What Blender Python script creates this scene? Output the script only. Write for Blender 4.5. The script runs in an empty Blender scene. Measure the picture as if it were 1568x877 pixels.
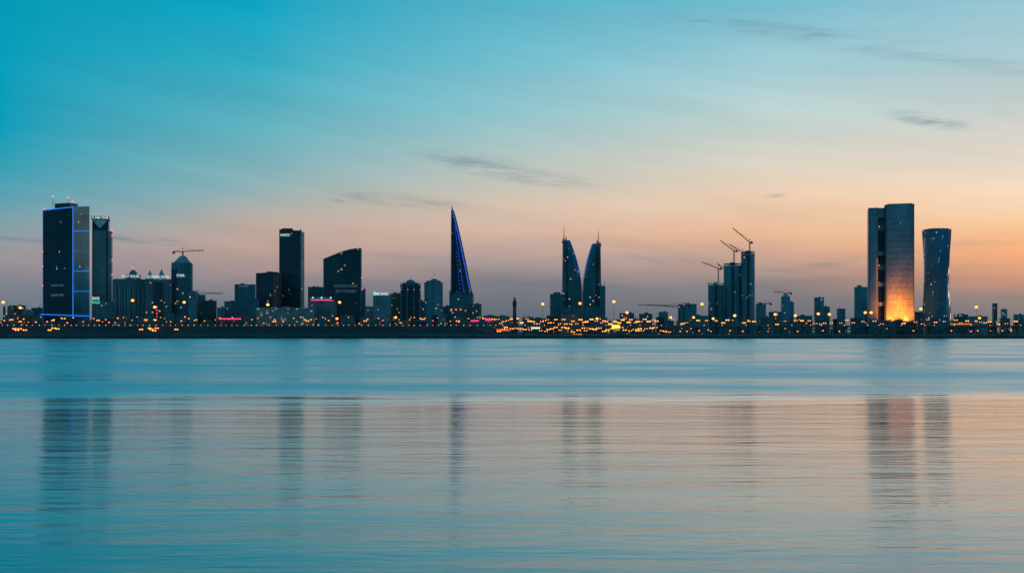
import bpy, math, random
from mathutils import Vector, noise
random.seed(7)
scene=bpy.context.scene
scene.view_settings.view_transform='Standard'; scene.view_settings.look='None'
scene.view_settings.exposure=0; scene.view_settings.gamma=1
F=1540.0; CX=784.0; HY=508.0; CH=10.0
def X(px,D): return (px-CX)/F*D
def Z(py,D): return CH+(HY-py)/F*D
GZ=6.0
def s2l(c):
    out=[]
    for v in c:
        v/=255.0
        out.append(v/12.92 if v<=0.04045 else ((v+0.055)/1.055)**2.4)
    return tuple(out)+(1.0,)

# ---------------------------------------------------------------- camera
cam=bpy.data.cameras.new("camera"); camo=bpy.data.objects.new("camera",cam)
scene.collection.objects.link(camo); scene.camera=camo
camo.location=(0,0,CH); camo.rotation_euler=(math.radians(90),0,0)
cam.sensor_width=36; cam.lens=F/1568*36; cam.shift_y=(HY-438.5)/1568
cam.clip_start=1; cam.clip_end=80000

# ---------------------------------------------------------------- world
class NT:
    def __init__(s,nt): s.nt=nt; s.n=nt.nodes; s.l=nt.links
    def put(s,sock,v):
        if isinstance(v,bpy.types.NodeSocket): s.l.new(v,sock)
        elif v is not None: sock.default_value=v
    def m(s,op,a,b=None,c=None,clamp=False):
        n=s.n.new('ShaderNodeMath'); n.operation=op; n.use_clamp=clamp
        s.put(n.inputs[0],a)
        if b is not None: s.put(n.inputs[1],b)
        if c is not None: s.put(n.inputs[2],c)
        return n.outputs[0]
    def mr(s,v,a,b,c=0.0,d=1.0,t='LINEAR'):
        n=s.n.new('ShaderNodeMapRange'); n.interpolation_type=t; n.clamp=True
        for i,x in enumerate((v,a,b,c,d)): s.put(n.inputs[i],x)
        return n.outputs[0]
    def mix(s,f,a,b,bt='MIX'):
        n=s.n.new('ShaderNodeMix'); n.data_type='RGBA'; n.blend_type=bt
        s.put(n.inputs[0],f); s.put(n.inputs[6],a); s.put(n.inputs[7],b)
        return n.outputs[2]
    def comb(s,x,y,z):
        n=s.n.new('ShaderNodeCombineXYZ')
        for i,v in enumerate((x,y,z)): s.put(n.inputs[i],v)
        return n.outputs[0]
    def sep(s,v):
        n=s.n.new('ShaderNodeSeparateXYZ'); s.l.new(v,n.inputs[0]); return n.outputs
    def noise(s,vec,scale,detail=3,rough=0.5,dist=0.0):
        n=s.n.new('ShaderNodeTexNoise'); s.put(n.inputs['Vector'],vec)
        n.inputs['Scale'].default_value=scale; n.inputs['Detail'].default_value=detail
        n.inputs['Roughness'].default_value=rough; n.inputs['Distortion'].default_value=dist
        return n.outputs[0]

w=bpy.data.worlds.new("World"); scene.world=w; w.use_nodes=True
N=NT(w.node_tree); N.n.clear()
tc=N.n.new('ShaderNodeTexCoord')
x,y,z=N.sep(tc.outputs['Generated'])
az=N.m('ARCTAN2',x,y)
hl=N.m('MAXIMUM',N.m('SQRT',N.m('ADD',N.m('MULTIPLY',x,x),N.m('MULTIPLY',y,y))),0.02)
t0=N.m('DIVIDE',z,hl)
warp=N.noise(N.comb(N.m('MULTIPLY',az,2.5),N.m('MULTIPLY',t0,22.0),0.3),1.0,3,0.55,0.0)
t=N.m('ADD',t0,N.m('MULTIPLY',N.m('SUBTRACT',warp,0.5),0.035))
fac=N.m('MULTIPLY',t,2.0,clamp=True)
cols={
0:[(-120,(0,135,168)),(0,(0,154,183)),(100,(0,159,189)),(200,(4,156,184)),(260,(58,160,181)),(320,(112,163,176)),(360,(143,158,167)),(400,(156,147,152)),(440,(126,131,144)),(495,(92,112,126))],
392:[(-120,(0,142,175)),(0,(8,163,194)),(100,(48,171,195)),(200,(96,177,191)),(280,(141,178,182)),(340,(186,171,162)),(380,(192,162,150)),(420,(154,140,144)),(460,(110,118,130)),(495,(90,107,121))],
784:[(-120,(40,152,182)),(0,(82,178,200)),(100,(119,190,206)),(200,(156,197,202)),(260,(188,198,192)),(310,(211,193,175)),(360,(212,179,161)),(400,(167,150,149)),(430,(122,123,132)),(495,(92,106,119))],
1176:[(-120,(68,162,190)),(0,(115,187,207)),(100,(161,202,211)),(180,(192,211,208)),(250,(220,212,196)),(310,(236,204,176)),(360,(233,184,150)),(400,(190,157,144)),(430,(134,129,134)),(495,(101,109,120))],
1568:[(-120,(108,173,196)),(0,(149,196,210)),(80,(170,202,209)),(150,(191,204,204)),(220,(218,210,199)),(280,(244,217,190)),(330,(252,208,164)),(380,(251,180,128)),(420,(213,154,124)),(450,(152,134,129)),(495,(116,117,123))]}
prev=None; pa=None
for px in sorted(cols):
    a=math.atan((px-CX)/F); r=N.n.new('ShaderNodeValToRGB'); N.l.new(fac,r.inputs[0])
    st=sorted(((HY-p)/F*math.cos(a)*2,c) for p,c in cols[px])
    e=r.color_ramp.elements
    e[0].position=st[0][0]; e[0].color=s2l(st[0][1]); e[1].position=st[-1][0]; e[1].color=s2l(st[-1][1])
    for p,c in st[1:-1]:
        q=e.new(p); q.color=s2l(c)
    if prev is None: prev=r.outputs[0]
    else: prev=N.mix(N.mr(az,pa,a),prev,r.outputs[0])
    pa=a
sky=prev
sky=N.mix(N.mr(t,0.45,1.6,0,1,'SMOOTHSTEP'),sky,s2l((20,105,140)))
aaz=N.m('ABSOLUTE',N.m('SUBTRACT',az,0.25))
sky=N.mix(N.mr(aaz,0.8,1.9,0,1,'SMOOTHSTEP'),sky,s2l((52,124,150)))
sv=N.comb(N.m('MULTIPLY',az,3.0),N.m('MULTIPLY',N.m('ADD',t0,N.m('MULTIPLY',az,0.16)),34.0),1.7)
st1=N.noise(sv,1.0,4,0.6,0.4)
k=N.mr(st1,0.3,0.72,0.945,1.055)
sky=N.mix(1.0,sky,N.comb(k,k,k),'MULTIPLY')
wn=N.noise(N.comb(N.m('MULTIPLY',az,16.0),N.m('MULTIPLY',N.m('ADD',t0,N.m('MULTIPLY',az,0.08)),130.0),4.0),1.0,4,0.62,0.8)
wn=N.mr(wn,0.36,0.66)
sp=N.comb(az,t0,0.0)
tot=None
for (px,py,hx,hy,sl,stn) in [(715,245,60,9,.10,.5),(805,270,85,9,.13,.6),(610,307,75,7,.05,.6),(1418,184,42,7,.26,.75),
    (190,366,26,4,.1,.8),(252,370,20,4,.1,.7),(20,364,55,4,.06,.8),(1185,300,12,2.5,0,.7),(1190,45,150,8,.17,.5),(1440,92,160,8,.24,.35),(985,398,100,8,.0,.4),
    (1250,404,60,8,-.1,.45),(516,305,9,3,.2,.7),(1490,372,70,7,-.05,.3),(640,395,90,6,.03,.3)]:
    a=math.atan((px-CX)/F); tt=(HY-py)/F*math.cos(a)
    mp=N.n.new('ShaderNodeMapping'); mp.vector_type='TEXTURE'
    mp.inputs['Location'].default_value=(a,tt,0); mp.inputs['Rotation'].default_value=(0,0,-math.atan(sl)); mp.inputs['Scale'].default_value=(hx/F,hy/F,1)
    N.l.new(sp,mp.inputs[0])
    ln=N.n.new('ShaderNodeVectorMath'); ln.operation='LENGTH'; N.l.new(mp.outputs[0],ln.inputs[0])
    g=N.mr(ln.outputs['Value'],2.0,0.0,0.0,stn,'SMOOTHSTEP')
    tot=g if tot is None else N.m('ADD',tot,g)
sky=N.mix(N.m('MULTIPLY',tot,wn,clamp=True),sky,s2l((98,126,142)))
sk=N.n.new('ShaderNodeTexSky'); sk.sky_type='NISHITA'; sk.sun_disc=False
sk.sun_elevation=math.radians(1.0); sk.sun_rotation=math.radians(50)
bg=N.n.new('ShaderNodeBackground'); N.l.new(sky,bg.inputs[0]); bg.inputs[1].default_value=1.0
bg2=N.n.new('ShaderNodeBackground'); N.l.new(sk.outputs[0],bg2.inputs[0]); bg2.inputs[1].default_value=0.002
ad=N.n.new('ShaderNodeAddShader'); N.l.new(bg.outputs[0],ad.inputs[0]); N.l.new(bg2.outputs[0],ad.inputs[1])
wo=N.n.new('ShaderNodeOutputWorld'); N.l.new(ad.outputs[0],wo.inputs[0])

sl=bpy.data.lights.new("sun",'SUN'); sl.energy=0.15; sl.angle=math.radians(8); sl.color=(1,.7,.45)
so=bpy.data.objects.new("sun",sl); scene.collection.objects.link(so)
so.rotation_euler=Vector((-math.sin(math.radians(55)),-math.cos(math.radians(55)),-0.04)).to_track_quat('-Z','Y').to_euler()

# ---------------------------------------------------------------- materials
MATS={}
def plain(name,col,rough=0.7,bump=None,spec=0.3):
    if name in MATS: return MATS[name]
    m=bpy.data.materials.new(name); m.use_nodes=True; n=NT(m.node_tree)
    b=m.node_tree.nodes['Principled BSDF']; b.inputs['Roughness'].default_value=rough
    b.inputs['Specular IOR Level'].default_value=spec
    g=n.n.new('ShaderNodeTexCoord')
    v=n.noise(g.outputs['Object'],0.12 if bump is None else bump,3,0.6)
    k=n.mr(v,0.3,0.7,0.65,1.35)
    n.l.new(n.mix(1.0,tuple(col)+(1,),n.comb(k,k,k),'MULTIPLY'),b.inputs['Base Color'])
    if bump:
        bn=n.n.new('ShaderNodeBump'); bn.inputs['Strength'].default_value=.6; bn.inputs['Distance'].default_value=1.0
        n.l.new(v,bn.inputs['Height']); n.l.new(bn.outputs[0],b.inputs['Normal'])
    MATS[name]=m; return m
def emit(name,col,s,base=(.05,.05,.05)):
    if name in MATS: return MATS[name]
    m=bpy.data.materials.new(name); m.use_nodes=True
    b=m.node_tree.nodes['Principled BSDF']; b.inputs['Base Color'].default_value=tuple(base)+(1,)
    b.inputs['Emission Color'].default_value=tuple(col)+(1,); b.inputs['Emission Strength'].default_value=s
    m.cycles.emission_sampling='NONE'
    MATS[name]=m; return m
def facade(name,wall,glass,w=3.2,h=3.6,mw=.3,mh=.35,lit=.03,lc=(1,.62,.28),ls=.9,rg=.2,seed=0.0):
    if name in MATS: return MATS[name]
    m=bpy.data.materials.new(name); m.use_nodes=True; n=NT(m.node_tree)
    m.cycles.emission_sampling='NONE'
    b=m.node_tree.nodes['Principled BSDF']
    uv=n.n.new('ShaderNodeUVMap'); u,v,_=n.sep(uv.outputs[0])
    a=n.m('DIVIDE',u,w); c=n.m('DIVIDE',v,h)
    fa=n.m('FRACT',a); fc=n.m('FRACT',c)
    mask=n.m('MULTIPLY',n.m('GREATER_THAN',fa,mw),n.m('GREATER_THAN',fc,mh))
    oi=n.n.new('ShaderNodeObjectInfo')
    wn=n.n.new('ShaderNodeTexWhiteNoise'); wn.noise_dimensions='3D'
    n.l.new(n.comb(n.m('FLOOR',a),n.m('FLOOR',c),n.m('ADD',oi.outputs['Random'],seed)),wn.inputs['Vector'])
    wn2=n.n.new('ShaderNodeTexWhiteNoise'); wn2.noise_dimensions='3D'
    n.l.new(n.comb(n.m('FLOOR',n.m('DIVIDE',a,5.0)),n.m('FLOOR',c),n.m('ADD',oi.outputs['Random'],seed+3.3)),wn2.inputs['Vector'])
    thr=n.mr(wn2.outputs[0],.7,1.0,1-lit*0.5,1-lit*4)
    on=n.m('MULTIPLY',n.m('GREATER_THAN',wn.outputs[0],thr),mask)
    k=n.mr(wn.outputs[0],0,1,.6,1.5)
    big=n.noise(n.comb(n.m('MULTIPLY',u,.03),n.m('MULTIPLY',v,.012),n.m('MULTIPLY',oi.outputs['Random'],20.0)),1.0,2)
    kb=n.mr(big,.3,.7,.7,1.3)
    gl=n.mix(1.0,tuple(glass)+(1,),n.comb(k,k,k),'MULTIPLY')
    cc=n.mix(1.0,n.mix(mask,tuple(wall)+(1,),gl),n.comb(kb,kb,kb),'MULTIPLY')
    n.l.new(cc,b.inputs['Base Color'])
    n.l.new(n.mr(mask,0,1,.7,rg),b.inputs['Roughness'])
    b.inputs['Emission Color'].default_value=tuple(lc)+(1,)
    n.l.new(n.m('MULTIPLY',on,n.m('MULTIPLY',n.m('FRACT',n.m('MULTIPLY',wn.outputs[0],777.0)),ls)),b.inputs['Emission Strength'])
    MATS[name]=m; return m
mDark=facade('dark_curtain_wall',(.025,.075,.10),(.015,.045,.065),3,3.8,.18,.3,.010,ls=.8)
mNavy=facade('navy_curtain_wall',(.012,.045,.075),(.008,.030,.055),3,3.8,.15,.25,.005,(.5,.8,1),.5)
mTeal=facade('teal_glass_facade',(.07,.22,.26),(.04,.15,.19),3.2,3.8,.22,.32,.010)
mPale=facade('pale_panel_facade',(.20,.37,.42),(.06,.16,.20),3.4,3.7,.35,.45,.02)
mConc=facade('concrete_office_facade',(.16,.25,.28),(.035,.08,.10),3.6,3.6,.4,.42,.04)
mBrown=facade('warm_stone_facade',(.20,.19,.17),(.045,.07,.08),3.4,3.4,.45,.45,.10,(1,.48,.16),1.2)
mLit=facade('lit_car_park_facade',(.26,.34,.32),(.12,.17,.15),5,3.6,.25,.45,.12,(1,.8,.35),.6)
mVert=facade('ribbed_facade',(.18,.28,.30),(.03,.07,.09),5,60,.5,.0,.0)
mGrey=facade('grey_panel_facade',(.25,.34,.39),(.17,.25,.30),2.6,3.8,.4,.3,.002)
mStripe=facade('striped_facade',(.36,.46,.50),(.04,.09,.11),40,3.7,.0,.5,.003)
mTwist=facade('twisted_glass_facade',(.035,.23,.36),(.015,.16,.27),3.0,3.8,.2,.3,.010,(.7,.9,1),.7,.15)
mHaze=facade('hazy_teal_facade',(.12,.34,.40),(.08,.26,.32),3.2,3.8,.3,.35,.008)  # aerial haze mixed into wall and glass colours
mFar=facade('hazy_distant_facade',(.18,.38,.46),(.12,.29,.36),4,3.7,.35,.45,.015)  # stronger distance haze, also put into the base colours
mRoof=plain('roof_bitumen',(.05,.08,.09))
mSlab=plain('floor_edge_concrete',(.11,.24,.28))
mSlabD=plain('floor_edge_dark',(.03,.08,.10))
mSlabB=plain('blue_glass_fin',(.05,.26,.38),.4)
mSlabP=plain('floor_edge_pale',(.28,.40,.44))
mSteel=plain('painted_steel',(.06,.08,.09),.5)
eBlue=emit('blue_neon',(.02,.24,1.0),1.0)
eBlueS=emit('blue_neon_soft',(.02,.22,.8),.45)
eBlue2=emit('blue_led',(.03,.12,1.0),2.2)
eWhite=emit('white_sign',(.8,1,1),.85)
eRed=emit('red_beacon',(1,.05,.05),4)
ePink=emit('pink_neon',(1,.05,.18),1.4)
eGreen=emit('green_sign',(.05,1,.5),1.0)
eOr=emit('sodium_lamp',(1,.27,.035),4.0)
eOr2=emit('sodium_lamp_soft',(1,.20,.02),3.2)
eYel=emit('yellow_billboard',(1,.85,.1),1.3)
eDim=emit('dim_sign',(.2,.5,.6),.20)

# ---------------------------------------------------------------- mesh builder
class B:
    def __init__(s,name,origin): s.name=name; s.o=Vector(origin); s.v=[]; s.f=[]; s.uv=[]; s.mi=[]; s.m=[]
    def mat(s,m):
        if m not in s.m: s.m.append(m)
        return s.m.index(m)
    def face(s,pts,m,uv=None):
        i=len(s.v); s.v+= [tuple(Vector(p)-s.o) for p in pts]; s.f.append(list(range(i,i+len(pts))))
        s.uv.append(uv if uv else [(0.01,0.01)]*len(pts)); s.mi.append(s.mat(m))
    def loft(s,rings,m,roof=None,cap0=False):
        n=len(rings[0]); acc=[0.0]
        for i in range(n):
            a=Vector(rings[0][i][:2]); b=Vector(rings[0][(i+1)%n][:2]); acc.append(acc[-1]+(b-a).length)
        for r0,r1 in zip(rings,rings[1:]):
            for i in range(n):
                j=(i+1)%n; mm=m[i] if isinstance(m,list) else m
                s.face([r0[i],r0[j],r1[j],r1[i]],mm,[(acc[i],r0[i][2]),(acc[i+1],r0[j][2]),(acc[i+1],r1[j][2]),(acc[i],r1[i][2])])
        if roof: s.face(rings[-1],roof)
        if cap0: s.face(rings[0][::-1],roof or s.m[0])
    def prism(s,poly,z0,z1,m,roof=None,zt=None):
        zt=zt or [z1]*len(poly)
        s.loft([[(p[0],p[1],z0) for p in poly],[(p[0],p[1],q) for p,q in zip(poly,zt)]],m,roof or mRoof,True)
    def box(s,x0,x1,y0,y1,z0,z1,m,roof=None): s.prism([(x0,y0),(x1,y0),(x1,y1),(x0,y1)],z0,z1,m,roof or m)
    def ledges(s,poly,z0,z1,step,out,m,th=.7):
        cx=sum(p[0] for p in poly)/len(poly); cy=sum(p[1] for p in poly)/len(poly); q=[]
        for p in poly:
            d=Vector((p[0]-cx,p[1]-cy)); l=d.length; q.append((cx+d.x*(l+out)/l,cy+d.y*(l+out)/l))
        zz=z0+step
        while zz<z1-1:
            s.prism(q,zz,zz+th,m,m); zz+=step
    def beam(s,p,q,wd,m):
        p=Vector(p); q=Vector(q); d=(q-p)
        if d.length<1e-6: return
        d.normalize(); a=d.cross(Vector((0,0,1)))
        if a.length<.05: a=Vector((1,0,0))
        a.normalize(); b=a.cross(d); a=a*wd/2; b=b*wd/2
        r0=[p-a-b,p+a-b,p+a+b,p-a+b]; r1=[v+(q-p) for v in r0]
        for i in range(4):
            j=(i+1)%4; s.face([r0[j],r0[i],r1[i],r1[j]],m)
        s.face(r0,m); s.face(r1[::-1],m)
    def ball(s,c,r,m,nu=8,nv=5,zs=1.0,half=False):
        c=Vector(c); rs=[]
        for j in range(nv+1):
            ph=(-math.pi/2 if not half else 0)+(math.pi if not half else math.pi/2)*j/nv
            rs.append([c+Vector((r*math.cos(ph)*math.cos(2*math.pi*i/nu),r*math.cos(ph)*math.sin(2*math.pi*i/nu),r*zs*math.sin(ph))) for i in range(nu)])
        for a,b in zip(rs,rs[1:]):
            for i in range(nu):
                j=(i+1)%nu; s.face([a[i],a[j],b[j],b[i]],m)
    def cone(s,c,r0,r1,h,m,n=8):
        c=Vector(c)
        ra=[c+Vector((r0*math.cos(2*math.pi*i/n),r0*math.sin(2*math.pi*i/n),0)) for i in range(n)]
        rb=[c+Vector((r1*math.cos(2*math.pi*i/n),r1*math.sin(2*math.pi*i/n),h)) for i in range(n)]
        for i in range(n):
            j=(i+1)%n; s.face([ra[i],ra[j],rb[j],rb[i]],m)
        s.face(rb,m)
    def mesh(s):
        me=bpy.data.meshes.new(s.name); me.from_pydata(s.v,[],s.f)
        for m in s.m: me.materials.append(m)
        l=me.uv_layers.new(name="UVMap"); k=0
        for p,u,mi in zip(me.polygons,s.uv,s.mi):
            p.material_index=mi
            for q in u: l.data[k].uv=q; k+=1
        me.update(); return me
    def done(s,turn=True):
        # buildings stand with their fronts turned towards the bay
        o=bpy.data.objects.new(s.name,s.mesh()); o.location=s.o; scene.collection.objects.link(o)
        if turn and s.o.y>1690:
            th=math.atan2(s.o.x,s.o.y)*.8; o.rotation_euler.z=-th; o.scale.x=math.cos(th)
        return o
def rect(p0,p1,D,dep): return [(X(p0,D),D),(X(p1,D),D),(X(p1,D),D+dep),(X(p0,D),D+dep)]
def corner(pl,pc,pr,D,k=.5):
    xc=X(pc,D); A=xc-X(pl,D); dl=k*A; xl=X(pl,D+dl); A=xc-xl
    r=(pr-CX)/F; s_=(r*D-xc)/(dl-r*A)
    R=(xc+s_*dl,D+s_*A); L=(xl,D+dl); C=(xc,D); K=(L[0]+R[0]-C[0],L[1]+R[1]-C[1])
    return [L,C,R,K]
def sign(text,px,py,D,hpx,mat,parent,wpx=None,dy=1.2,name="roof_sign"):
    cu=bpy.data.curves.new(name,'FONT'); cu.body=text; cu.size=hpx/F*D*1.35; cu.align_x='CENTER'; cu.align_y='CENTER'; cu.extrude=.15
    cu.offset=0.05
    cu.materials.append(mat); o=bpy.data.objects.new(name,cu); scene.collection.objects.link(o)
    bpy.context.view_layer.update()
    if wpx: o.scale.x=(wpx/F*D)/max(o.dimensions.x,.1)
    o.rotation_euler=(math.radians(90),0,0); o.parent=parent
    o.location=Vector((X(px,D),D-dy,Z(py,D)))-parent.location
    return o
def clutter(b,poly,z,rnd,masts=True,m=None):
    m=m or mSlab
    cx=sum(p[0] for p in poly)/4; cy=sum(p[1] for p in poly)/4
    wx=max(p[0] for p in poly)-min(p[0] for p in poly); wy=max(p[1] for p in poly)-min(p[1] for p in poly)
    for _ in range(rnd.randint(1,4)):
        x0=cx+rnd.uniform(-.28,.18)*wx; y0=cy+rnd.uniform(-.25,.1)*wy
        b.box(x0,x0+rnd.uniform(.08,.25)*wx,y0,y0+.2*wy,z-.3,z+rnd.uniform(1.5,4.5),m)
    if masts and rnd.random()<.5:
        x0=cx+rnd.uniform(-.3,.3)*wx; b.beam((x0,cy,z),(x0,cy,z+rnd.uniform(5,11)),.35,mSteel)
    for i in range(4):
        a=Vector(poly[i]+(z+.5,)); c=Vector(poly[(i+1)%4]+(z+.5,)); b.beam(a,c,1.1,m)
def tower(name,poly,py,D,mat,ledge=None,step=3.8,out=.35,roof=True,seed=0):
    zt=Z(py,D); cx=sum(p[0] for p in poly)/4; cy=sum(p[1] for p in poly)/4
    b=B(name,(cx,cy,GZ)); b.prism(poly,GZ-1,zt,mat)
    if ledge: b.ledges(poly,GZ,zt,step,out,ledge)
    if roof: clutter(b,poly,zt,random.Random(seed+int(D)),True,ledge or mSlab)
    return b

# ================================================= LEFT CLUSTER
D=1800
p=corner(66,112,137,D,.45); L,C,R,K=p
b=B("neon_edged_office_tower",(X(100,D),D+20,GZ))
zL=Z(322,L[1]); zC=Z(317,D); zR=Z(316,R[1])
b.prism(p,GZ-1,0,[mNavy,mHaze,mTeal,mNavy],mRoof,[zL,zC,zR,zR])  # right face lighter: its side light is put into the facade colour
ctr=Vector(((L[0]+C[0]+R[0]+K[0])/4,(L[1]+C[1]+R[1]+K[1])/4))
q2=[tuple(ctr+(Vector(v)-ctr)*.5) for v in p]
b.prism(q2,zC-8,Z(311,D+20),mDark)
def off(q,dx=0,dy=-.9): return (q[0]+dx,q[1]+dy)
b.beam(off(L)+(zL,),off(C)+(zC,),1.3,eBlue)
b.beam(off(C)+(GZ,),off(C)+(zC,),1.0,eBlue)
b.beam(off(L)+(GZ,),off(L)+(zL,),.6,eBlueS)
b.beam(off(C,.6)+(zC,),off(R,.6)+(zR,),.8,eBlueS)
for py in (354,385,415,446):
    b.beam(off(C,.5,-1)+(Z(py,D),),(R[0]+.6,R[1]-.8,Z(py,R[1])),.8,eBlueS if py in(385,) else eBlue)
b.beam(off(L,-4,-2)+(Z(481,L[1]),),off(C,0,-2)+(Z(483,D),),1.4,eBlue); b.beam(off(C,0,-2)+(Z(483,D),),(R[0]+4,R[1]-2,Z(484,R[1])),1.4,eBlue)
b.ledges(p,GZ,Z(325,D),3.8,.3,mSlabD,.5)
for px,py in((81,301),(104,303),(111,309),(68,320)):
    b.beam((X(px,D+16),D+16,Z(325,D)),(X(px,D+16),D+16,Z(py,D+16)),.5,mSteel); b.ball((X(px,D+16),D+16,Z(py,D+16)),1.2,eRed)
for py in(385,408,437): b.ball((L[0]-.5,L[1]-1,Z(py,L[1])),.9,eRed)
o=b.done(False)
an=math.atan2(L[1]-C[1],C[0]-L[0])
for tx,py,hh in(("NATIONAL  BANK",437,3),("ALBAHR TOWER",452,4)):
    s_=sign(tx,88,py,D,hh,eDim,o,25,0); mid=(Vector(L)+Vector(C))/2; s_.location=Vector((mid.x-.6,mid.y-1.6,Z(py,mid.y)))-o.location; s_.rotation_euler.z=-an
D=1900
b=tower("striped_hotel_tower",rect(137,161,D,34),333,D,mStripe,mSlabP,3.7,.3,False)
b.prism(rect(160,167,D+4,28),GZ-1,Z(353,D),mStripe); b.ledges(rect(160,167,D+4,28),GZ,Z(353,D),3.7,.3,mSlabP)
b.box(X(136,D),X(162,D),D-1,D+35,Z(336,D),Z(331,D),mDark)
b.box(X(137,D),X(161,D),D-.8,D,Z(352,D),Z(336,D),mDark)
b.face([(X(148,D),D-1.3,Z(350,D)),(X(160,D),D-1.3,Z(337,D)),(X(137.5,D),D-1.3,Z(337,D))],plain('white_cladding',(.75,.78,.8)))
b.box(X(137,D),X(138.5,D),D-1.5,D,GZ,Z(352,D),mNavy); b.box(X(158.5,D),X(160.5,D),D-1.5,D,GZ,Z(352,D),mNavy)
for py in(352,398,420,360): b.ball((X(166.8,D),D+2,Z(py,D)),1.1,eRed)
o=b.done(); sign("AL ZAMIL TOWER",149,333.5,D,3.6,eWhite,o,24,2); 
D=1780
b=tower("shop_block",rect(137,168,D,30),462,D,mConc,mSlab,3.7); o=b.done()
sign("BANK",143,457,D,5,eWhite,o,11); sign("PLAZA",143,463,D,4,eGreen,o,12)
D=1850
b=tower("ribbed_office_block",rect(168,219,D,40),429,D,mVert,None); 
b.box(X(170,D),X(217,D),D-1,D+30,Z(438,D),Z(427,D),mConc); b.box(X(186,D),X(209,D),D+5,D+25,Z(428,D),Z(420,D),mTeal)
b.ball((X(198,D),D+15,Z(421,D)),8,mTeal,12,4,1.3,True); b.beam((X(197,D),D+15,Z(413,D)),(X(197,D),D+15,Z(408,D)),.5,mSteel); b.ball((X(197,D),D+15,Z(409,D)),1.2,eRed)
for i in range(7): b.box(X(171+i*7,D),X(172.5+i*7,D),D-2.2,D,GZ,Z(438,D),mSlabP)
o=b.done(); sign("GULF HOUSE",195,423,D,4,eWhite,o,26,1.5)
D=1840
b=B("gabled_hotel",(X(238,D),D+15,GZ)); b.prism(rect(219,258,D,36),GZ-1,Z(427,D),mConc)
b.box(X(232,D),X(245,D),D-3,D,GZ,Z(432,D),mDark)
for a,c,pk in((220,231,413),(236,250,411)):
    x0,x1=X(a,D),X(c,D); xm=(x0+x1)/2
    b.loft([[(x0,D,Z(428,D)),(x1,D,Z(428,D)),(x1,D+30,Z(428,D)),(x0,D+30,Z(428,D))],[(xm-.2,D+14,Z(pk,D)),(xm+.2,D+14,Z(pk,D)),(xm+.2,D+16,Z(pk,D)),(xm-.2,D+16,Z(pk,D))]],mSlabP,mRoof)
b.ledges(rect(219,258,D,36),GZ,Z(430,D),7.2,.4,mSlab)
for i in range(5): b.ball((X(237,D),D-4,Z(470+i*5,D)),1.0,eRed)
o=b.done(); sign("LE GRAND HOTEL",239,424,D,4.2,eWhite,o,34,2)
D=1880
b=tower("pitched_roof_tower",rect(259,290,D,34),402,D,mTeal,mSlab,3.8,.3,False)
x0,x1=X(262,D),X(288,D)
b.loft([[(x0,D,Z(402,D)),(x1,D,Z(402,D)),(x1,D+34,Z(402,D)),(x0,D+34,Z(402,D))],[(X(272,D),D+12,Z(391,D)),(X(280,D),D+12,Z(391,D)),(X(280,D),D+22,Z(391,D)),(X(272,D),D+22,Z(391,D))]],mPale,mRoof)
b.box(X(259,D),X(268,D),D-2,D+4,GZ,Z(412,D),mDark); o=b.done(); sign("STAR",273,422,D,4,eWhite,o,12,2.5)
for nm,a,c,py,D,m in[("office_block",286,298,447,1820,mPale),("office_block",297,311,452,1900,mConc),("apartment_block",305,328,461,1860,mDark),("apartment_block",330,342,472,1850,mConc),
   ("office_block",341,358,462,1900,mPale),("office_tower",357,388,436,1880,mTeal),("office_block",376,393,458,1820,mTeal),
   ("office_block",470,494,440,1950,mTeal),("apartment_block",552,558,444,1880,mTeal),("apartment_block",557,572,470,1830,mConc),
   ("office_block",597,613,450,1900,mBrown),("office_block",640,651,462,1960,mPale),
   ("apartment_block",676,690,470,1990,mConc),("office_block",722,737,466,1950,mBrown),
   ("apartment_block",0,14,470,1800,mConc),("apartment_block",14,33,468,1850,mBrown),("apartment_block",30,44,476,1800,mPale),("apartment_block",44,66,472,1850,mConc),
   ]:
    b=tower(nm,rect(a,c,D,28),py,D,m,mSlab if m in(mPale,mTeal) else None,seed=a); b.done()
D=1860
b=tower("dark_office_tower",corner(392,418,431,D,.6),418,D,mDark,mSlabD,seed=3); o=b.done(False)
sign("RAMEE",374,438,1870,3,eDim,o,14,2)
D=1900; p=corner(428,460,466,D,.3)
b=B("slender_office_tower",(X(447,D),D+15,GZ)); b.prism(p,GZ-1,0,[mDark,mPale,mTeal,mDark],mRoof,[Z(350,D),Z(353,D),Z(355,D),Z(350,D)])  # paler right face carries the light from that side in its colour
b.ledges(p,GZ,Z(356,D),3.8,.3,mSlabD,.5)
b.box(X(431,D+12),X(447,D+12),D+12,D+22,Z(353,D),Z(348.5,D),mSlabD)
for q,ww in((p[0],1.5),(p[1],1.8)): b.box(q[0]-.3,q[0]+ww,q[1]-1.6,q[1]+1,GZ,Z(351,D),mSlab)
b.ball((p[0][0]+4,p[0][1],Z(348,D)),1,eRed)
o=b.done(False); sign("INVESTCO",438,360,D+6,4,eWhite,o,17,0)
D=1720
b=tower("multi_storey_car_park",rect(390,478,D,40),472,D,mLit,mSlabP,3.6,.8)
for i in range(14): b.box(X(390+i*6.6,D),X(390.8+i*6.6,D),D-1.2,D,GZ,Z(472,D),mSlabP)
b.done()
D=1780
b=tower("pink_lit_mall",rect(470,512,D,40),461,D,mConc,mSlab)
b.ball((X(490,D),D+12,Z(461,D)),17,mPale,14,4,.5,True)
for i in range(12):
    a0=math.pi+math.pi*i/12; a1=math.pi+math.pi*(i+1)/12; r=19
    b.beam((X(490,D)+r*math.cos(a0),D+12+r*math.sin(a0),Z(459.5,D)),(X(490,D)+r*math.cos(a1),D+12+r*math.sin(a1),Z(459.5,D)),1.3,ePink)
for px in(477,490,504): b.ball((X(px,D),D-8,Z(456,D)),1.6,eWhite)
b.done()
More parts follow.
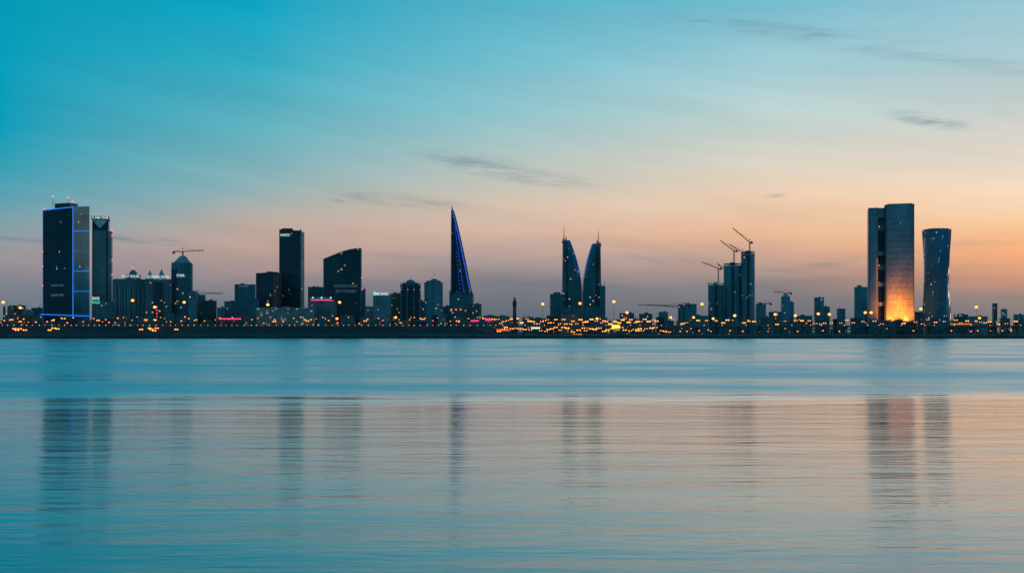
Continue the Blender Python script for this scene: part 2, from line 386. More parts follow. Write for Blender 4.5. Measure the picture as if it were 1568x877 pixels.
D=1850; xs=[493+i*(551-493)/16 for i in range(17)]
b=B("curved_roof_bank_building",(X(522,D),D+20,GZ))
def ctop(px): 
    s=(px-493)/(551-493); return 397-17*math.sin(s*math.pi/2)**1.1
for a,c in zip(xs,xs[1:]):
    xa,xc=X(a,D),X(c,D); za,zc=Z(ctop(a),D),Z(ctop(c),D)
    b.face([(xa,D,GZ-1),(xc,D,GZ-1),(xc,D,zc),(xa,D,za)],mDark,[(xa,0),(xc,0),(xc,zc),(xa,za)])
    b.face([(xc,D+36,GZ-1),(xa,D+36,GZ-1),(xa,D+36,za),(xc,D+36,zc)],mDark,[(xc,0),(xa,0),(xa,za),(xc,zc)])
    b.face([(xa,D,za),(xc,D,zc),(xc,D+36,zc),(xa,D+36,za)],mSlab)
    b.beam((xa,D-.7,za),(xc,D-.7,zc),1.4,mSlab)
for a in(493,551):
    xa=X(a,D); zz=Z(ctop(a),D); q=[(xa,D,GZ-1),(xa,D+36,GZ-1),(xa,D+36,zz),(xa,D,zz)]; uvq=[(0,0),(36,0),(36,zz),(0,zz)]
    b.face(q if a>500 else q[::-1],mTeal,uvq if a>500 else uvq[::-1])
b.box(X(493,D),X(494.5,D),D-1.5,D+1,GZ,Z(398,D),mSlab); b.box(X(549.5,D),X(551.5,D),D-1.5,D+1,GZ,Z(380,D),mSlab)
for zz in range(14,110,8): b.box(X(495,D),X(549,D),D-.5,D,zz,zz+.5,mSlabD)
for py in(425,443): b.ball((X(552,D),D,Z(py,D)),.9,eRed)
o=b.done(); sign("ARCAPITA HOUSE",527,438,D,4,eDim,o,36,1.6); sign("BAY TOWERS",527,446,D,4,eDim,o,30,1.6)
D=1830
b=tower("signed_office_block",rect(570,597,D,30),452,D,mPale,mSlabP); o=b.done(); sign("BMB BANK",582,450,D,4.6,eWhite,o,22,1.5); sign("C",572,449.5,D,6,eGreen,o,4,2)
D=1880
b=tower("domed_dark_tower",rect(612,643,D,32),436,D,mNavy,None,roof=False)
for i in range(4): b.box(X(612+i*9.7,D),X(614+i*9.7,D),D-2,D,GZ,Z(434,D),mConc)
b.box(X(615,D),X(640,D),D+3,D+28,Z(436,D),Z(432.5,D),mTeal); b.ball((X(627.5,D),D+14,Z(432.5,D)),9,mTeal,14,4,.7,True); b.beam((X(627.5,D),D+14,Z(428,D)),(X(627.5,D),D+14,Z(424,D)),.5,mSteel)
b.done()
D=1900
b=tower("pale_office_tower",rect(649,677,D,30),432,D,mPale,mSlab,roof=False)
b.box(X(652,D),X(674,D),D+4,D+26,Z(432,D),Z(429.5,D),mTeal); b.cone((X(664,D),D+14,Z(429.5,D)),9,2,5,mTeal,12); b.beam((X(664,D),D+14,Z(427,D)),(X(664,D),D+14,Z(416,D)),.6,mSteel)
for px in(649,662,675.6): b.box(X(px,D),X(px+1.4,D),D-1.3,D,GZ,Z(432,D),mSlab)
b.ball((X(664,D),D+14,Z(425,D)),.9,eRed); b.done()

# ---------------- sail shaped twin skyscraper
D=2000
b=B("sail_shaped_skyscraper",(X(705,D),D+40,GZ))
def rt(py):
    s=(py-315)/(447-315); return 691.3+29.5*(s**.86)
def sail(y0,sgn,m):
    rings=[]
    for i in range(25):
        py=450-135*i/24; s=(450-py)/135; th=22*(1-s)+1.2
        x0=X(690.3+.6*s,D); x1=X(max(rt(max(py,315.1)),691.6),D); z=Z(py,D); n=7
        arc=[(x1-(x1-x0)*(k/n),y0+sgn*(-1)*(th*.5*math.sin(math.pi*k/n*.9+.15))) for k in range(n+1)]
        ring=[(q[0],q[1],z) for q in arc[::-1]]+[(x1,y0+sgn*th*.5,z),(x0,y0+sgn*th*.5,z)]
        if sgn<0: ring=ring[::-1]
        rings.append(ring)
    b.loft(rings,m,mSlab)
sail(D+12,1,mNavy); sail(D+78,-1,mNavy)
for i in range(60):
    py=322+i*2.1; xr=rt(py)
    b.beam((X(690.6,D),D-.2,Z(py,D)),(X(xr,D),D+7,Z(py,D)),.45,mSlabD)
for i in range(62):
    py=326+i*2.0; xr=rt(py)
    b.ball((X(xr-1.2,D),D-1.5,Z(py,D)),.75,eBlue2,6,4)
    if i%2==0 and py>345: b.ball((X(xr-.5-(xr-690)*.33,D),D-2,Z(py,D)),.7,eBlue2,6,4)
    if i%3==0 and py>385: b.ball((X(xr-(xr-690)*.52,D),D-2,Z(py+1,D)),.6,eBlue2,6,4)
b.beam((X(691,D),D+12,Z(322,D)),(X(691,D),D+12,Z(313.5,D)),.5,mSteel)
b.beam((X(690.3,D),D-1,Z(449,D)),(X(690.8,D),D+6,Z(322,D)),.8,mSlab)
for zz in(430,403,377):
    zb=Z(zz,D); xm=X(698,D); b.beam((xm,D+16,zb),(xm,D+74,zb),2.2,mSteel)
    b.ball((xm-3,D+45,zb),1.8,mSlabP)
    for kk in range(3):
        an=kk*2*math.pi/3+.4; b.beam((xm-4,D+45,zb),(xm-4,D+45+13*math.cos(an),zb+13*math.sin(an)),.7,mSlabP)
for q,(a,c,py,dd) in enumerate([(688,724,449,-6),(684,730,468,-14),(722,734,468,0),(680,738,484,-22)]):
    pl=rect(a,c,D+dd,60); b.prism(pl,GZ-1,Z(py,D),mTeal if q<2 else mBrown); b.ledges(pl,GZ,Z(py,D),4,.4,mSlab)
for px in(690,700,712,722): b.cone((X(px,D),D-8,Z(449,D)),3,.3,7,mTeal,6)
for px in(692,699,706): b.ball((X(px,D),D-16,Z(474,D)),1.1,eOr2)
b.done(False)
D=1700
b=B("slim_observation_column",(X(788,D),D,GZ)); b.cone((X(788,D),D,GZ),4,2.6,Z(470,D)-GZ,mDark,8); b.cone((X(788,D),D,Z(470,D)),3.4,3.4,10,mSlabD,8); b.cone((X(788,D),D,Z(461,D)),2.2,1.6,6,mDark,8)
b.beam((X(787,D),D,Z(458,D)),(X(787,D),D,Z(455,D)),.5,mSteel); b.done(False)

# ---------------- twin harbour towers
D=2100
def harbour(sgn,pxo,pxi_bot,pxi_top,py_top,spx,spy):
    b=B("pointed_twin_tower",(X(pxo+sgn*12,D),D+20,GZ)); rings=[]
    for i in range(22):
        s=i/21; py=492-(492-py_top)*s
        k=max(0,(s-.35)/.65); 
        inner=pxi_bot-sgn*abs(pxi_bot-pxi_top)*(k**1.9)
        outer=pxo+sgn*(1.2*s)
        dep=32*(1-.35*k); a,c=(outer,inner) if sgn>0 else (inner,outer)
        zs=Z(py,D); 
        rings.append([(X(a,D),D+2*k,zs),(X((a+c)/2,D),D-3+4*k,zs),(X(c,D),D+2*k,zs),(X(c,D),D+2+dep,zs),(X(a,D),D+2+dep,zs)])
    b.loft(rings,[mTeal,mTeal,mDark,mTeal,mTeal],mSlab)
    for i in range(44):
        s=i/44; ri=min(20,int(s*21)); f=s*21-ri
        ring=[tuple(Vector(p).lerp(Vector(q),f)) for p,q in zip(rings[ri],rings[ri+1])]
        for u in(0,1): b.beam((ring[u][0],ring[u][1]-.4,ring[u][2]),(ring[u+1][0],ring[u+1][1]-.4,ring[u+1][2]),.55,mSlabD)
    b.beam((X(pxo+sgn*9,D),D-2.4,GZ),(X(pxo+sgn*6,D),D+.5,Z(py_top+12,D)),2.6,mNavy)
    for i in range(12,21):
        for ff in (0,.5):
            ring=[Vector(p).lerp(Vector(q),ff) for p,q in zip(rings[i],rings[i+1])]
            e=ring[2] if sgn>0 else ring[0]
            b.ball((e.x-sgn*1.0,e.y-1.2,e.z),.7,eBlue,6,4); b.ball((e.x-sgn*5,e.y-2.6,e.z-2),.5,eBlue,6,4)
    for kk,(dx,hh) in enumerate(((0.8,4),(5,7),(9,2))):
        xx=X(pxo+sgn*(dx+1),D); b.loft([[(xx-3,D+4,Z(py_top+3,D)),(xx+3,D+4,Z(py_top+3,D)),(xx+3,D+18,Z(py_top+3,D)),(xx-3,D+18,Z(py_top+3,D))],[(xx-.3,D+10,Z(py_top-hh,D)),(xx+.3,D+10,Z(py_top-hh,D)),(xx+.3,D+12,Z(py_top-hh,D)),(xx-.3,D+12,Z(py_top-hh,D))]],mTeal,mTeal)
    b.cone((X(spx,D),D+11,Z(py_top,D)),1.1,.25,Z(spy,D)-Z(py_top,D),mSteel,6)
    b.ball((X(spx,D),D+11,Z(py_top-4,D)),1.0,eRed,6,4)
    return b.done(False)
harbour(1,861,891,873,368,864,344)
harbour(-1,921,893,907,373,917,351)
D=2080
b=B("waterfront_mall",(X(885,D),D+30,GZ))
for a,c,py,dd in[(843,862,450,0),(848,858,447,5),(919,927,437,6),(858,926,470,-12),(840,930,486,-20)]:
    pl=rect(a,c,D+dd,40); b.prism(pl,GZ-1,Z(py,D),mTeal); b.ledges(pl,GZ,Z(py,D),4,.4,mSlab)
b.beam((X(926,D),D+10,Z(437,D)),(X(926,D),D+10,Z(428,D)),.5,mSteel)
b.done(False)

# ================================================= RIGHT CLUSTER
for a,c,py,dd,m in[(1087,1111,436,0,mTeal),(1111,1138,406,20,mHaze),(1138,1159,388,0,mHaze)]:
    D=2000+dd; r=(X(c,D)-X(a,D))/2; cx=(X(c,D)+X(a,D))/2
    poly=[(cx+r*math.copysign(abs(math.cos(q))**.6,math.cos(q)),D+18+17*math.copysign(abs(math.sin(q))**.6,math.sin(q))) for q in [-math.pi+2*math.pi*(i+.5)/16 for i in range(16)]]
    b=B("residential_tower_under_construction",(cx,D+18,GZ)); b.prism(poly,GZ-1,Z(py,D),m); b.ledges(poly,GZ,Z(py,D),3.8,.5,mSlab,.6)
    for q in range(0,16,2):
        xx,yy=poly[q]; b.beam((xx,yy,Z(py,D)-1),(xx,yy,Z(py-4,D)),.9,mSlab)
    b.prism([(cx+(v[0]-cx)*.9,D+18+(v[1]-D-18)*.9) for v in poly],Z(py,D)+3.2,Z(py,D)+4.2,mSlab)
    b.box(cx-5,cx+5,D+8,D+22,Z(py,D),Z(py-5,D),mConc)
    b.box(cx-2,cx+2,D-1.2,D+2,GZ,Z(py+2,D),mNavy)
    if a==1087:
        for i in range(6): b.ball((X(1090+i*3.6,D),D-1,Z(433,D)),.8,eGreen,6,4)
    b.ball((cx,D-1,Z(495,D)+6),1.4,eOr2); b.done()

D=1900
b=B("twin_slab_skyscraper",(X(1370,D),D+20,GZ))
b.box(X(1335.5,D),X(1350.5,D),D+6,D+46,GZ-1,Z(316.5,D),mGrey,mRoof)
b.box(X(1361,D),X(1404,D),D,D+44,GZ-1,Z(313,D),mGrey,mRoof)
b.box(X(1350.5,D),X(1361,D),D+26,D+44,GZ-1,Z(317,D),mGrey,mRoof)
for a,c,f in((317,332,8),(345,352,14),(384,390,8),(405,412,14),(432,438,10),(462,468,10)): b.box(X(1350.5,D),X(1361,D),D+f,D+26,Z(c,D),Z(a,D),mGrey)
b.box(X(1353,D),X(1358.5,D),D+16,D+26,GZ,Z(352,D),mNavy)
b.box(X(1359.5,D),X(1361.3,D),D-1.3,D+3,GZ,Z(313.5,D),mDark)
for px in(1336,1348.8,1361.6,1402.5): b.box(X(px,D),X(px+1.3,D),D+(4.6 if px<1350 else -1.4),D+8,GZ,Z(317 if px<1350 else 313.5,D),mSlab)
for zz in range(16,235,11): b.box(X(1363,D),X(1402,D),D-.35,D,zz,zz+.35,mSlab)
for py in(345,405,432): b.ball((X(1352,D),D+12,Z(py,D)),.8,eOr2,6,4)
b.box(X(1361,D),X(1403,D),D-12,D-.5,GZ-1,Z(490,D),mSlab)
b.box(X(1364,D),X(1401,D),D+5,D+38,Z(313,D),Z(311.5,D),mSlabP)
b.beam((X(1349,D),D+5.5,GZ),(X(1349,D),D+5.5,Z(395,D)),.7,eOr2)
tw=b.done()
def flood(px,dy,tx,tz,pw,ang=60,D=1900):
    l=bpy.data.lights.new("floodlight",'SPOT'); l.energy=pw; l.color=(1,.18,.006); l.spot_size=math.radians(ang); l.spot_blend=1; l.shadow_soft_size=1
    o=bpy.data.objects.new("floodlight",l); scene.collection.objects.link(o); o.parent=tw
    P=Vector((X(px,D),D+dy,Z(490,D)+2)); T=Vector((X(tx,D),D,tz)); o.location=P-tw.location
    o.rotation_euler=(T-P).to_track_quat('-Z','Y').to_euler()
flood(1370,-34,1371,50,340000,95); flood(1394,-34,1393,50,340000,95); flood(1382,-50,1382,90,420000,60)
flood(1341,-20,1342,50,16000,80)

D=1920
b=B("twisted_skyscraper",(X(1442,D),D+24,GZ)); rings=[]; nr=48; ns=32
cx=X(1442.3,D); cy=D+24
for i in range(nr+1):
    s=i/nr; z=GZ-1+(Z(351,D)-GZ+1)*s; tw_a=math.radians(20+80*s); R=23.2*(1-.03*math.sin(s*math.pi))
    ring=[]
    for k in range(ns):
        q=2*math.pi*k/ns; cq,sq=math.cos(q),math.sin(q); r=R*(1/((abs(cq)**2.9+abs(sq)**2.9)**(1/2.9)))
        ring.append((cx+r*math.cos(q+tw_a),cy+r*math.sin(q+tw_a),z))
    rings.append(ring)
b.loft(rings,mTwist,mRoof)
for i in range(0,nr):
    b.loft([[(cx+(v[0]-cx)*1.01,cy+(v[1]-cy)*1.01,v[2]) for v in rings[i]],[(cx+(v[0]-cx)*1.01,cy+(v[1]-cy)*1.01,v[2]+.6) for v in rings[i]]],mSlabB,mSlabB,True)
for k in range(4,ns,8):
    for i in range(nr):
        a=rings[i][k]; c=rings[i+1][k]; f=1.015
        b.beam((cx+(a[0]-cx)*f,cy+(a[1]-cy)*f,a[2]),(cx+(c[0]-cx)*f,cy+(c[1]-cy)*f,c[2]),1.3,mSlabB)
for k in range(0,ns,4):
    for i in range(2,nr,1):
        if random.random()<.2: a=rings[i][k]; b.ball((cx+(a[0]-cx)*1.03,cy+(a[1]-cy)*1.03,a[2]),.5,eWhite,6,4)
for k in range(0,ns,2): 
    v=rings[-1][k]; b.beam(v,(v[0],v[1],v[2]+3),.6,mSlab)
b.prism([(cx+(v[0]-cx)*.9,cy+(v[1]-cy)*.9) for v in rings[-1]],Z(351,D),Z(349,D),mTeal); b.done(False)

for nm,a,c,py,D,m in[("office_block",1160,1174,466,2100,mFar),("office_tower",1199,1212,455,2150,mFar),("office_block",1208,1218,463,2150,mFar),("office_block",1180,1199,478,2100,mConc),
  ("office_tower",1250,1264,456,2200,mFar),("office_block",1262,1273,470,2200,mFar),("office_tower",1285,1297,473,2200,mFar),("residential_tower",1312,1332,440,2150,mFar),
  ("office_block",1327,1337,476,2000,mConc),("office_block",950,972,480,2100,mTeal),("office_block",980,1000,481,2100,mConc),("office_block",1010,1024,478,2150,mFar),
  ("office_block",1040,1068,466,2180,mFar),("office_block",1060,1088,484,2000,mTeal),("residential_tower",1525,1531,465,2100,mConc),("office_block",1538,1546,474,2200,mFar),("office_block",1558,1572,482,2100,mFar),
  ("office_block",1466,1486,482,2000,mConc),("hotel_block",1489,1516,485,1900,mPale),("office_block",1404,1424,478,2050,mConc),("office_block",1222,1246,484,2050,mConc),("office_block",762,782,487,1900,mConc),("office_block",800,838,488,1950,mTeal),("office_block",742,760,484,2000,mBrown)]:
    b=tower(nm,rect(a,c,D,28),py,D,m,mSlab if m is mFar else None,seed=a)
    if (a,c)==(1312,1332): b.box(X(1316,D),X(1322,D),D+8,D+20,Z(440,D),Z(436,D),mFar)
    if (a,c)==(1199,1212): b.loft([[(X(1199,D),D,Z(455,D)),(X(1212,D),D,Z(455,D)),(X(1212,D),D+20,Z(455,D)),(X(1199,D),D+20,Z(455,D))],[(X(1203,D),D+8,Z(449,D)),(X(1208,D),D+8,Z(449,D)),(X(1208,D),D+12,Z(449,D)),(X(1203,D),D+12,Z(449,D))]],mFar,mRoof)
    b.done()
rnd=random.Random(11); px=-160.0
while px<1730:
    wd=rnd.uniform(9,26); D=rnd.uniform(1730,1760) if px<760 else rnd.uniform(1780,2300); py=rnd.uniform(482,494)
    if px>1000: py=rnd.uniform(486,495)
    b=tower("low_rise_building",rect(px,px+wd,D,24),py,D,rnd.choice([mConc,mBrown,mBrown,mDark,mTeal]),None,seed=int(px)+300)
    b.box(X(px-.6,D),X(px+wd+.6,D),D-1.2,D,GZ+3.6,GZ+4.3,mSlabP)
    b.done(); px+=wd+rnd.uniform(-1,10)

# ---------------------------------------------------------------- cranes
def lattice(b,p,q,wd,ch,st,m):
    p=Vector(p); q=Vector(q); d=(q-p); L=d.length; d.normalize()
    a=d.cross(Vector((0,0,1)))
    if a.length<.05: a=Vector((1,0,0))
    a.normalize(); c=a.cross(d); cs=[(-a-c)*wd/2,(a-c)*wd/2,(a+c)*wd/2,(-a+c)*wd/2]
    for o_ in cs: b.beam(p+o_,q+o_,ch,m)
    n=max(1,int(L/st))
    for i in range(n):
        u=p+d*(L*i/n); v=p+d*(L*(i+1)/n)
        for k in range(4): b.beam(u+cs[k],v+cs[(k+1)%4],ch*.7,m)
def crane(px,pyb,pyt,D,tip,back,wd=1.8):
    b=B("tower_crane",(X(px,D),D,Z(pyb,D))); xo=X(px,D); zt=Z(pyt,D); T=Vector((X(tip[0],D),D,Z(tip[1],D))); K=Vector((X(back[0],D),D,Z(back[1],D)))
    lattice(b,(xo,D,Z(pyb,D)),(xo,D,zt),wd,.5,4,mSteel)
    top=Vector((xo,D,zt)); lattice(b,top,T,1.3,.45,4,mSteel); lattice(b,top,K,1.5,.45,4,mSteel)
    ap=Vector((xo,D,zt+7)); b.beam(top,ap,1.0,mSteel)
    b.beam(ap,top.lerp(T,.75),.3,mSteel); b.beam(ap,K,.3,mSteel)
    b.box(K.x-2,K.x+2,D-1.5,D+1.5,K.z-4,K.z,mSlabD); b.box(xo-1.6,xo+1.6,D-2.4,D-.8,zt-3,zt,mSlabP)
    H=top.lerp(T,.8); b.beam(H,H-Vector((0,0,9)),.2,mSteel); b.ball((xo,D-1.5,zt+2),.8,eRed,6,4); b.done(False)
crane(280,402,385,1895,(312,383),(266,385)); crane(303,470,449,1950,(341,449),(296,449))
crane(1100,434,411,2015,(1075,401),(1104,410)); crane(1124,404,384,2035,(1103,368),(1128,383)); crane(1148,386,371,2015,(1122,349),(1151,370))
crane(1112,434,414,2120,(1098,403),(1116,414)); crane(1137,404,386,2120,(1117,374),(1141,386))
crane(1047,497,468,2050,(977,467),(1056,468)); crane(1040,497,471,2150,(990,466),(1048,471)); crane(1202,460,448,2180,(1184,446),(1211,448)); crane(1172,497,464,2100,(1158,463),(1180,464))
crane(1434,497,480,2000,(1418,478),(1440,480))

# ---------------------------------------------------------------- water, ground
me=bpy.data.meshes.new("water"); s=30000
me.from_pydata([(-s,-s,0),(s,-s,0),(s,s,0),(-s,s,0)],[],[(0,1,2,3)])
wa=bpy.data.objects.new("water",me); scene.collection.objects.link(wa)
m=bpy.data.materials.new("sea_water"); m.use_nodes=True; n=NT(m.node_tree); n.n.clear()
g=n.n.new('ShaderNodeNewGeometry'); gx,gy,gz=n.sep(g.outputs['Position'])
edge=n.noise(n.comb(n.m('MULTIPLY',gx,.012),n.m('MULTIPLY',gy,.05),0.0),1.0,3,.6)
yy=n.m('ADD',n.m('ADD',gy,n.m('MULTIPLY',gx,-.06)),n.m('MULTIPLY',n.m('SUBTRACT',edge,.5),36.0))
far=n.mr(yy,134.0,186.0,0,1,'SMOOTHSTEP')
pt=n.noise(n.comb(n.m('MULTIPLY',gx,.006),n.m('MULTIPLY',gy,.018),2.0),1.0,6,.72,.3)
pn=n.noise(n.comb(n.m('MULTIPLY',gx,.03),n.m('MULTIPLY',gy,.16),7.0),1.0,4,.6,.0)
rfar=n.mr(pt,.40,.60,.20,.44)
rnear=n.mr(pn,.3,.7,.085,.17)
rough=n.m('ADD',n.m('MULTIPLY',rfar,far),n.m('MULTIPLY',rnear,n.m('SUBTRACT',1.0,far)))
w1=n.noise(n.comb(n.m('MULTIPLY',gx,.22),n.m('MULTIPLY',gy,.9),0.0),1.0,4,.6,.0)
w2=n.noise(n.comb(n.m('MULTIPLY',gx,.05),n.m('MULTIPLY',gy,.22),5.0),1.0,2,.5,.0)
w3=n.noise(n.comb(n.m('MULTIPLY',gx,.012),n.m('MULTIPLY',gy,.05),9.0),1.0,3,.6,.0)
hgt=n.m('ADD',n.m('ADD',n.m('MULTIPLY',w1,.045),n.m('MULTIPLY',w2,.10)),n.m('MULTIPLY',n.m('MULTIPLY',w3,far),1.8))
bp=n.n.new('ShaderNodeBump'); bp.inputs['Strength'].default_value=1; bp.inputs['Distance'].default_value=1.0; n.l.new(hgt,bp.inputs['Height'])
gl=n.n.new('ShaderNodeBsdfGlossy'); gl.distribution='GGX'; n.l.new(rough,gl.inputs['Roughness']); gl.inputs['Color'].default_value=(.84,.86,.87,1); n.l.new(bp.outputs[0],gl.inputs['Normal'])
df=n.n.new('ShaderNodeBsdfDiffuse'); df.inputs['Color'].default_value=(.018,.075,.088,1)
fr=n.n.new('ShaderNodeFresnel'); fr.inputs['IOR'].default_value=1.34
fc=n.mr(fr.outputs[0],0.02,.66,.28,1.0)
mx=n.n.new('ShaderNodeMixShader'); n.l.new(fc,mx.inputs[0]); n.l.new(df.outputs[0],mx.inputs[1]); n.l.new(gl.outputs[0],mx.inputs[2])
ou=n.n.new('ShaderNodeOutputMaterial'); n.l.new(mx.outputs[0],ou.inputs[0]); me.materials.append(m)

mGround=plain('reclaimed_earth',(.045,.065,.07),.95,.35)
xs=[-26000,-9000,-4000,-2200]+[ -1500+12*i for i in range(251)]+[2200,4000,9000,26000]
prof=[(1486,-3),(1497,-.6),(1500,.3),(1502,1.6),(1505,3.2),(1509,4.4),(1518,5.2),(1540,6),(1565,6),(1580,6.4),(1588,9),(1600,18.6),(1612,18.7),(1624,18.6),(1640,7),(1660,6),(1800,6),(2600,6),(6000,6),(30000,6)]
V=[];Fc=[]
for j,(yd,zd) in enumerate(prof):
    for xx in xs:
        zz=zd; y2=yd
        if 1586<yd<1645:
            e=min(1,max(0,(-30-xx)/40)); zz=6+(zd-6)*e
        if 1499<yd<1560:
            nz=noise.noise(Vector((xx*.07,yd*.1,0))); zz+=nz*.9+noise.noise(Vector((xx*.013,3,yd*.02)))*1.2
            if yd>1510: zz+=max(0,noise.noise(Vector((xx*.006,9,0)))+.25)*5*(1 if xx<-20 else .2)
        if yd<1501: y2+=noise.noise(Vector((xx*.02,0,0)))*7
        V.append((xx,y2,zz))
W=len(xs)
for j in range(len(prof)-1):
    for i in range(W-1): Fc.append((j*W+i,j*W+i+1,(j+1)*W+i+1,(j+1)*W+i))
me=bpy.data.meshes.new("ground"); me.from_pydata(V,[],Fc); me.materials.append(mGround)
go=bpy.data.objects.new("ground",me); scene.collection.objects.link(go)
b=B("riprap_shoreline",(0,1502,0)); mRock=plain('armour_rock',(.07,.09,.09),.9,.8); rnd=random.Random(2)
for i in range(1500):
    xx=rnd.uniform(-900,900); r=rnd.uniform(.7,1.9); yd=rnd.uniform(1497,1508)+noise.noise(Vector((xx*.02,0,0)))*6; zz=(yd-1499)*.45
    c=Vector((xx,yd,max(-.2,zz))); vs=[c+Vector((dx*r*rnd.uniform(.6,1.3),dy*r*rnd.uniform(.6,1.2),dz*r*rnd.uniform(.5,.9))) for dx in(-1,1) for dy in(-1,1) for dz in(-1,1)]
    for q in((0,1,3,2),(4,6,7,5),(0,4,5,1),(2,3,7,6),(1,5,7,3),(0,2,6,4)): b.face([vs[k] for k in q],mRock)
b.done(False)
# ---------------------------------------------------------------- highway
mAsp=plain('asphalt',(.05,.05,.055),.9); mWhiteP=plain('road_paint',(.6,.6,.6),.7); mVia=plain('viaduct_concrete',(.12,.15,.16),.85)
b=B("highway",(0,1612,19)); xa,xb=-1700,1700
b.box(xa,xb,1601,1623,18.8,19.2,mVia,mAsp)
b.box(xa,xb,1600.2,1601,17.6,20.3,mVia); b.box(xa,xb,1623,1623.8,17.6,20.3,mVia); b.box(xa,xb,1611.6,1612.4,19.2,20.1,mVia)
b.box(-30,xb,1602,1622,17.4,18.8,mVia)
for k in range(-120,121):
    for yl in(1604.7,1608.2,1615.8,1619.3): b.face([(k*14,yl,19.21),(k*14+4,yl,19.21),(k*14+4,yl+.2,19.21),(k*14,yl+.2,19.21)],mWhiteP)
k=-10.0
while k<1650:
    for yl in(1606,1618): b.cone((k,yl,3),1.1,1.1,12.6,mVia,8)
    b.box(k-1.4,k+1.4,1603.5,1620.5,15.4,17.3,mVia); k+=34
rnd=random.Random(4); mPk=emit('pink_marker',(1,.2,.15),1.9); mWm=emit('warm_marker',(1,.55,.25),1.9)
xx=-830
while xx<820:
    b.ball((xx,1600,20.7),.6,rnd.choice([mPk,mPk,mWm,eOr2]) if xx<0 else rnd.choice([mWm,eOr2]),6,4); xx+=rnd.uniform(8,12) if xx<-20 else rnd.uniform(14,40)
b.done(False)
b=B("service_bridge",(500,1560,8)); b.box(X(1140,1560),X(1460,1560),1556,1564,12.6,13.8,mVia,mAsp)
for s_ in(1555.7,1564): b.box(X(1140,1560),X(1460,1560),s_,s_+.3,13.8,14.8,mVia)
k=X(1142,1560)
while k<X(1460,1560): b.box(k-.8,k+.8,1557,1563,2,12.6,mVia); k+=19
b.done(False)

# ---------------------------------------------------------------- lamps
def lampmesh(h,head,kind):  # head: radius enlarged beyond a real luminaire, sphere stands in for the glow
    b=B("street_lamp_mesh",(0,0,0)); b.cone((0,0,0),.38 if h>20 else .2,.16 if h>20 else .1,h,mSteel,8); b.cone((0,0,0),.6,.5,.8,mVia,8)
    if kind=='mast':
        for i in range(8):
            a=i*math.pi/4; b.beam((0,0,h),(1.3*math.cos(a),1.3*math.sin(a),h),.2,mSteel)
        b.ball((0,0,h-.1),head,eOr,10,6,.8)
    else:
        for sx in ((-1,1) if kind=='double' else (1,)):
            b.beam((0,0,h-.4),(sx*1.8,0,h),.16,mSteel); b.ball((sx*1.9,0,h-.1),head,eOr if kind=='double' else eOr2,8,5,.6)
    return b.mesh()
LM={}
def lamp(px,py,D,kind,head,z0=GZ):
    h=round(Z(py,D)-z0); key=(h,kind,head)
    if key not in LM: LM[key]=lampmesh(h,head,kind)
    o=bpy.data.objects.new("street_lamp",LM[key]); o.location=(X(px,D),D,z0); o.rotation_euler.z=random.uniform(-.5,.5); scene.collection.objects.link(o)
for px,py in[(5,463),(31,471),(203,460),(237,470),(282,463),(410,466),(520,463),(516,488),(606,486),(831,465),(888,464),(940,462),(960,478),(1062,486),(1075,465),(1092,488),(1125,483),(1187,481),(1218,483),(1253,480),(1270,481),(1325,478),(1334,478),(1410,473),(1495,470),(1027,486),(914,488),(1500,487),(-60,470),(1640,472)]:
    lamp(px,py,1660,'mast',2.5 if py<485 else 2.2)
rnd=random.Random(9)
for px in [18,33,84,95,150,226,236,340,362,420,470,560,650,700,742,757]: lamp(px+rnd.uniform(-3,3),rnd.uniform(487,493),1650,'double',1.2)
for px in [22,26,30,38,76,82,88,216,229,232,236,240,270]: lamp(px,502+rnd.uniform(0,4),1575,'double',1.4)
px=762
while px<1010: lamp(px,rnd.uniform(487,496),rnd.uniform(1650,1800),'double',rnd.choice([.9,1.3,1.8])); px+=rnd.uniform(3,8)
px=764
while px<1030: lamp(px,rnd.uniform(501,508),rnd.uniform(1545,1590),'double',rnd.choice([.9,1.2,1.5])); px+=rnd.uniform(3,9)
px=1030
while px<1560: lamp(px,rnd.uniform(489,496),rnd.uniform(1660,1900),'double',rnd.choice([.8,1.1,1.5])); px+=rnd.uniform(6,18)
px=1040
while px<1560: lamp(px,rnd.uniform(503,508),rnd.uniform(1570,1590),'single',1.2); px+=rnd.uniform(10,30)
px=0
while px<740: lamp(px,rnd.uniform(485,495),rnd.uniform(1630,1700),'single',rnd.choice([.9,1.1,1.4])); px+=rnd.uniform(5,17)

def board(px,py,w_,h_,m,D=1640,txt=None):
    b=B("billboard",(X(px,D),D,GZ)); x0=X(px-w_/2,D); x1=X(px+w_/2,D)
    b.box(x0,x1,D,D+.8,Z(py+h_/2,D),Z(py-h_/2,D),m); 
    for q in(.2,.8): b.beam((x0+(x1-x0)*q,D+1.2,GZ),(x0+(x1-x0)*q,D+1.2,Z(py-h_/2,D)),.6,mSteel)
    for q in((x0,x1,py-h_/2),(x0,x1,py+h_/2)): b.beam((q[0],D-.1,Z(q[2],D)),(q[1],D-.1,Z(q[2],D)),.5,mSteel)
    b.done(False)
board(943,500,12,6,eYel,1598); board(820,502,14,3,emit('white_board',(.8,1,.8),1.0),1596); board(748,489,10,4,ePink); board(352,488,34,2.2,ePink,1640); board(727,491,12,2.6,ePink,1640)
board(884,512,14,2,emit('orange_board',(1,.35,.06),1.3),1545); board(770,505,20,3,emit('red_board',(1,.10,.04),1.2),1596); board(1472,496,32,2.2,emit('orange_shed',(1,.3,.05),.8),1680)

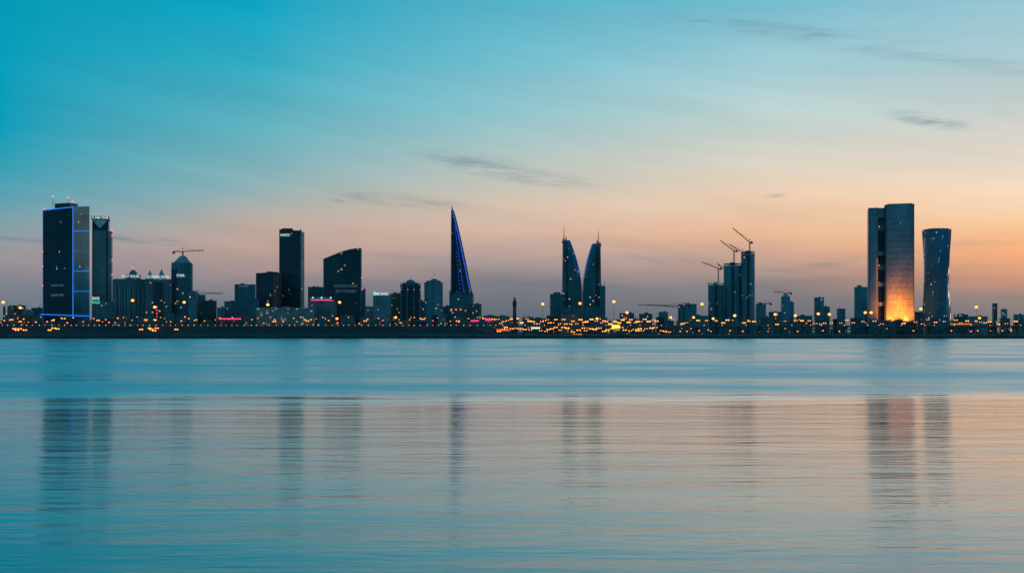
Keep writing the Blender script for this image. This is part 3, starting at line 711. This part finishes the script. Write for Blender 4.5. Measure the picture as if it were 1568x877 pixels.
# ---------------------------------------------------------------- cars
def carmesh(col,h):
    b=B("car_mesh",(0,0,0)); mp=plain('car_paint_'+h,col,.3,None,.5); mg=plain('car_glass',(.02,.03,.04),.1,None,.5); mt=plain('tyre',(.02,.02,.02),.9)
    prof=[(-2.2,.35),(2.2,.35),(2.25,.75),(1.3,.95),(-2.15,.98),(-2.25,.7)]
    for sy in(-.9,.9):
        f=[(p_[0],sy,p_[1]) for p_ in prof]; b.face(f if sy<0 else f[::-1],mp)
    for i in range(len(prof)):
        a=prof[i]; c=prof[(i+1)%len(prof)]; b.face([(a[0],.9,a[1]),(c[0],.9,c[1]),(c[0],-.9,c[1]),(a[0],-.9,a[1])],mp)
    lo=[(-1.9,-.85,.97),(1.25,-.85,.94),(1.25,.85,.94),(-1.9,.85,.97)]; hi=[(-1.4,-.7,1.48),(.4,-.7,1.48),(.4,.7,1.48),(-1.4,.7,1.48)]
    b.loft([lo,hi],mg,mp)
    for wx in(-1.4,1.4):
        for wy in(-.86,.86):
            n_=12; r=[(wx+.34*math.cos(2*math.pi*i/n_),wy-.1,.34+.34*math.sin(2*math.pi*i/n_)) for i in range(n_)]; r2=[(q[0],wy+.1,q[2]) for q in r]
            b.face(r,mt); b.face(r2[::-1],mt)
            for i in range(n_): j=(i+1)%n_; b.face([r[i],r2[i],r2[j],r[j]],mt)
    for wy in(-.65,.65):
        b.ball((2.22,wy,.68),.16,emit('headlight',(1,.9,.7),8),6,4); b.ball((-2.22,wy,.72),.14,emit('tail_light',(1,.04,.02),5),6,4)
    return b.mesh()
CM=[carmesh((.6,.6,.6),'white'),carmesh((.03,.03,.04),'black'),carmesh((.3,.02,.02),'red'),carmesh((.25,.27,.3),'silver')]
rnd=random.Random(21)
for i in range(46):
    o=bpy.data.objects.new("car",rnd.choice(CM)); ln=rnd.choice([1603,1606.5,1610,1614,1617.5,1621]); xx=-800+i*36+rnd.uniform(-12,12)
    o.location=(xx,ln,19.21); o.rotation_euler.z=0 if ln<1612 else math.pi; scene.collection.objects.link(o)

# ---------------------------------------------------------------- palms
b=B("distant_palm_trees",(0,1640,GZ)); mTr=plain('palm_trunk',(.08,.07,.05),.9); mLf=plain('palm_frond',(.03,.06,.035),.8); rnd=random.Random(31)
for i in range(150):
    xx=rnd.uniform(-820,880); yd=rnd.uniform(1642,1700) if xx<-30 else rnd.choice([rnd.uniform(1560,1592),rnd.uniform(1640,1720)]); h=rnd.uniform(9,15) if yd>1640 else rnd.uniform(4,7)
    b.cone((xx,yd,GZ),.35,.22,h,mTr,5)
    for k in range(11):
        a=rnd.uniform(0,6.28); L=rnd.uniform(2.5,4); c=Vector((xx,yd,GZ+h)); d=Vector((math.cos(a),math.sin(a),0)); sd=Vector((-d.y,d.x,0))*.35
        m1=c+d*L*.5+Vector((0,0,.9)); e=c+d*L+Vector((0,0,-.9))
        b.face([c-sd*.3,c+sd*.3,m1+sd,m1-sd],mLf); b.face([m1-sd,m1+sd,e],mLf)
b.done(False)
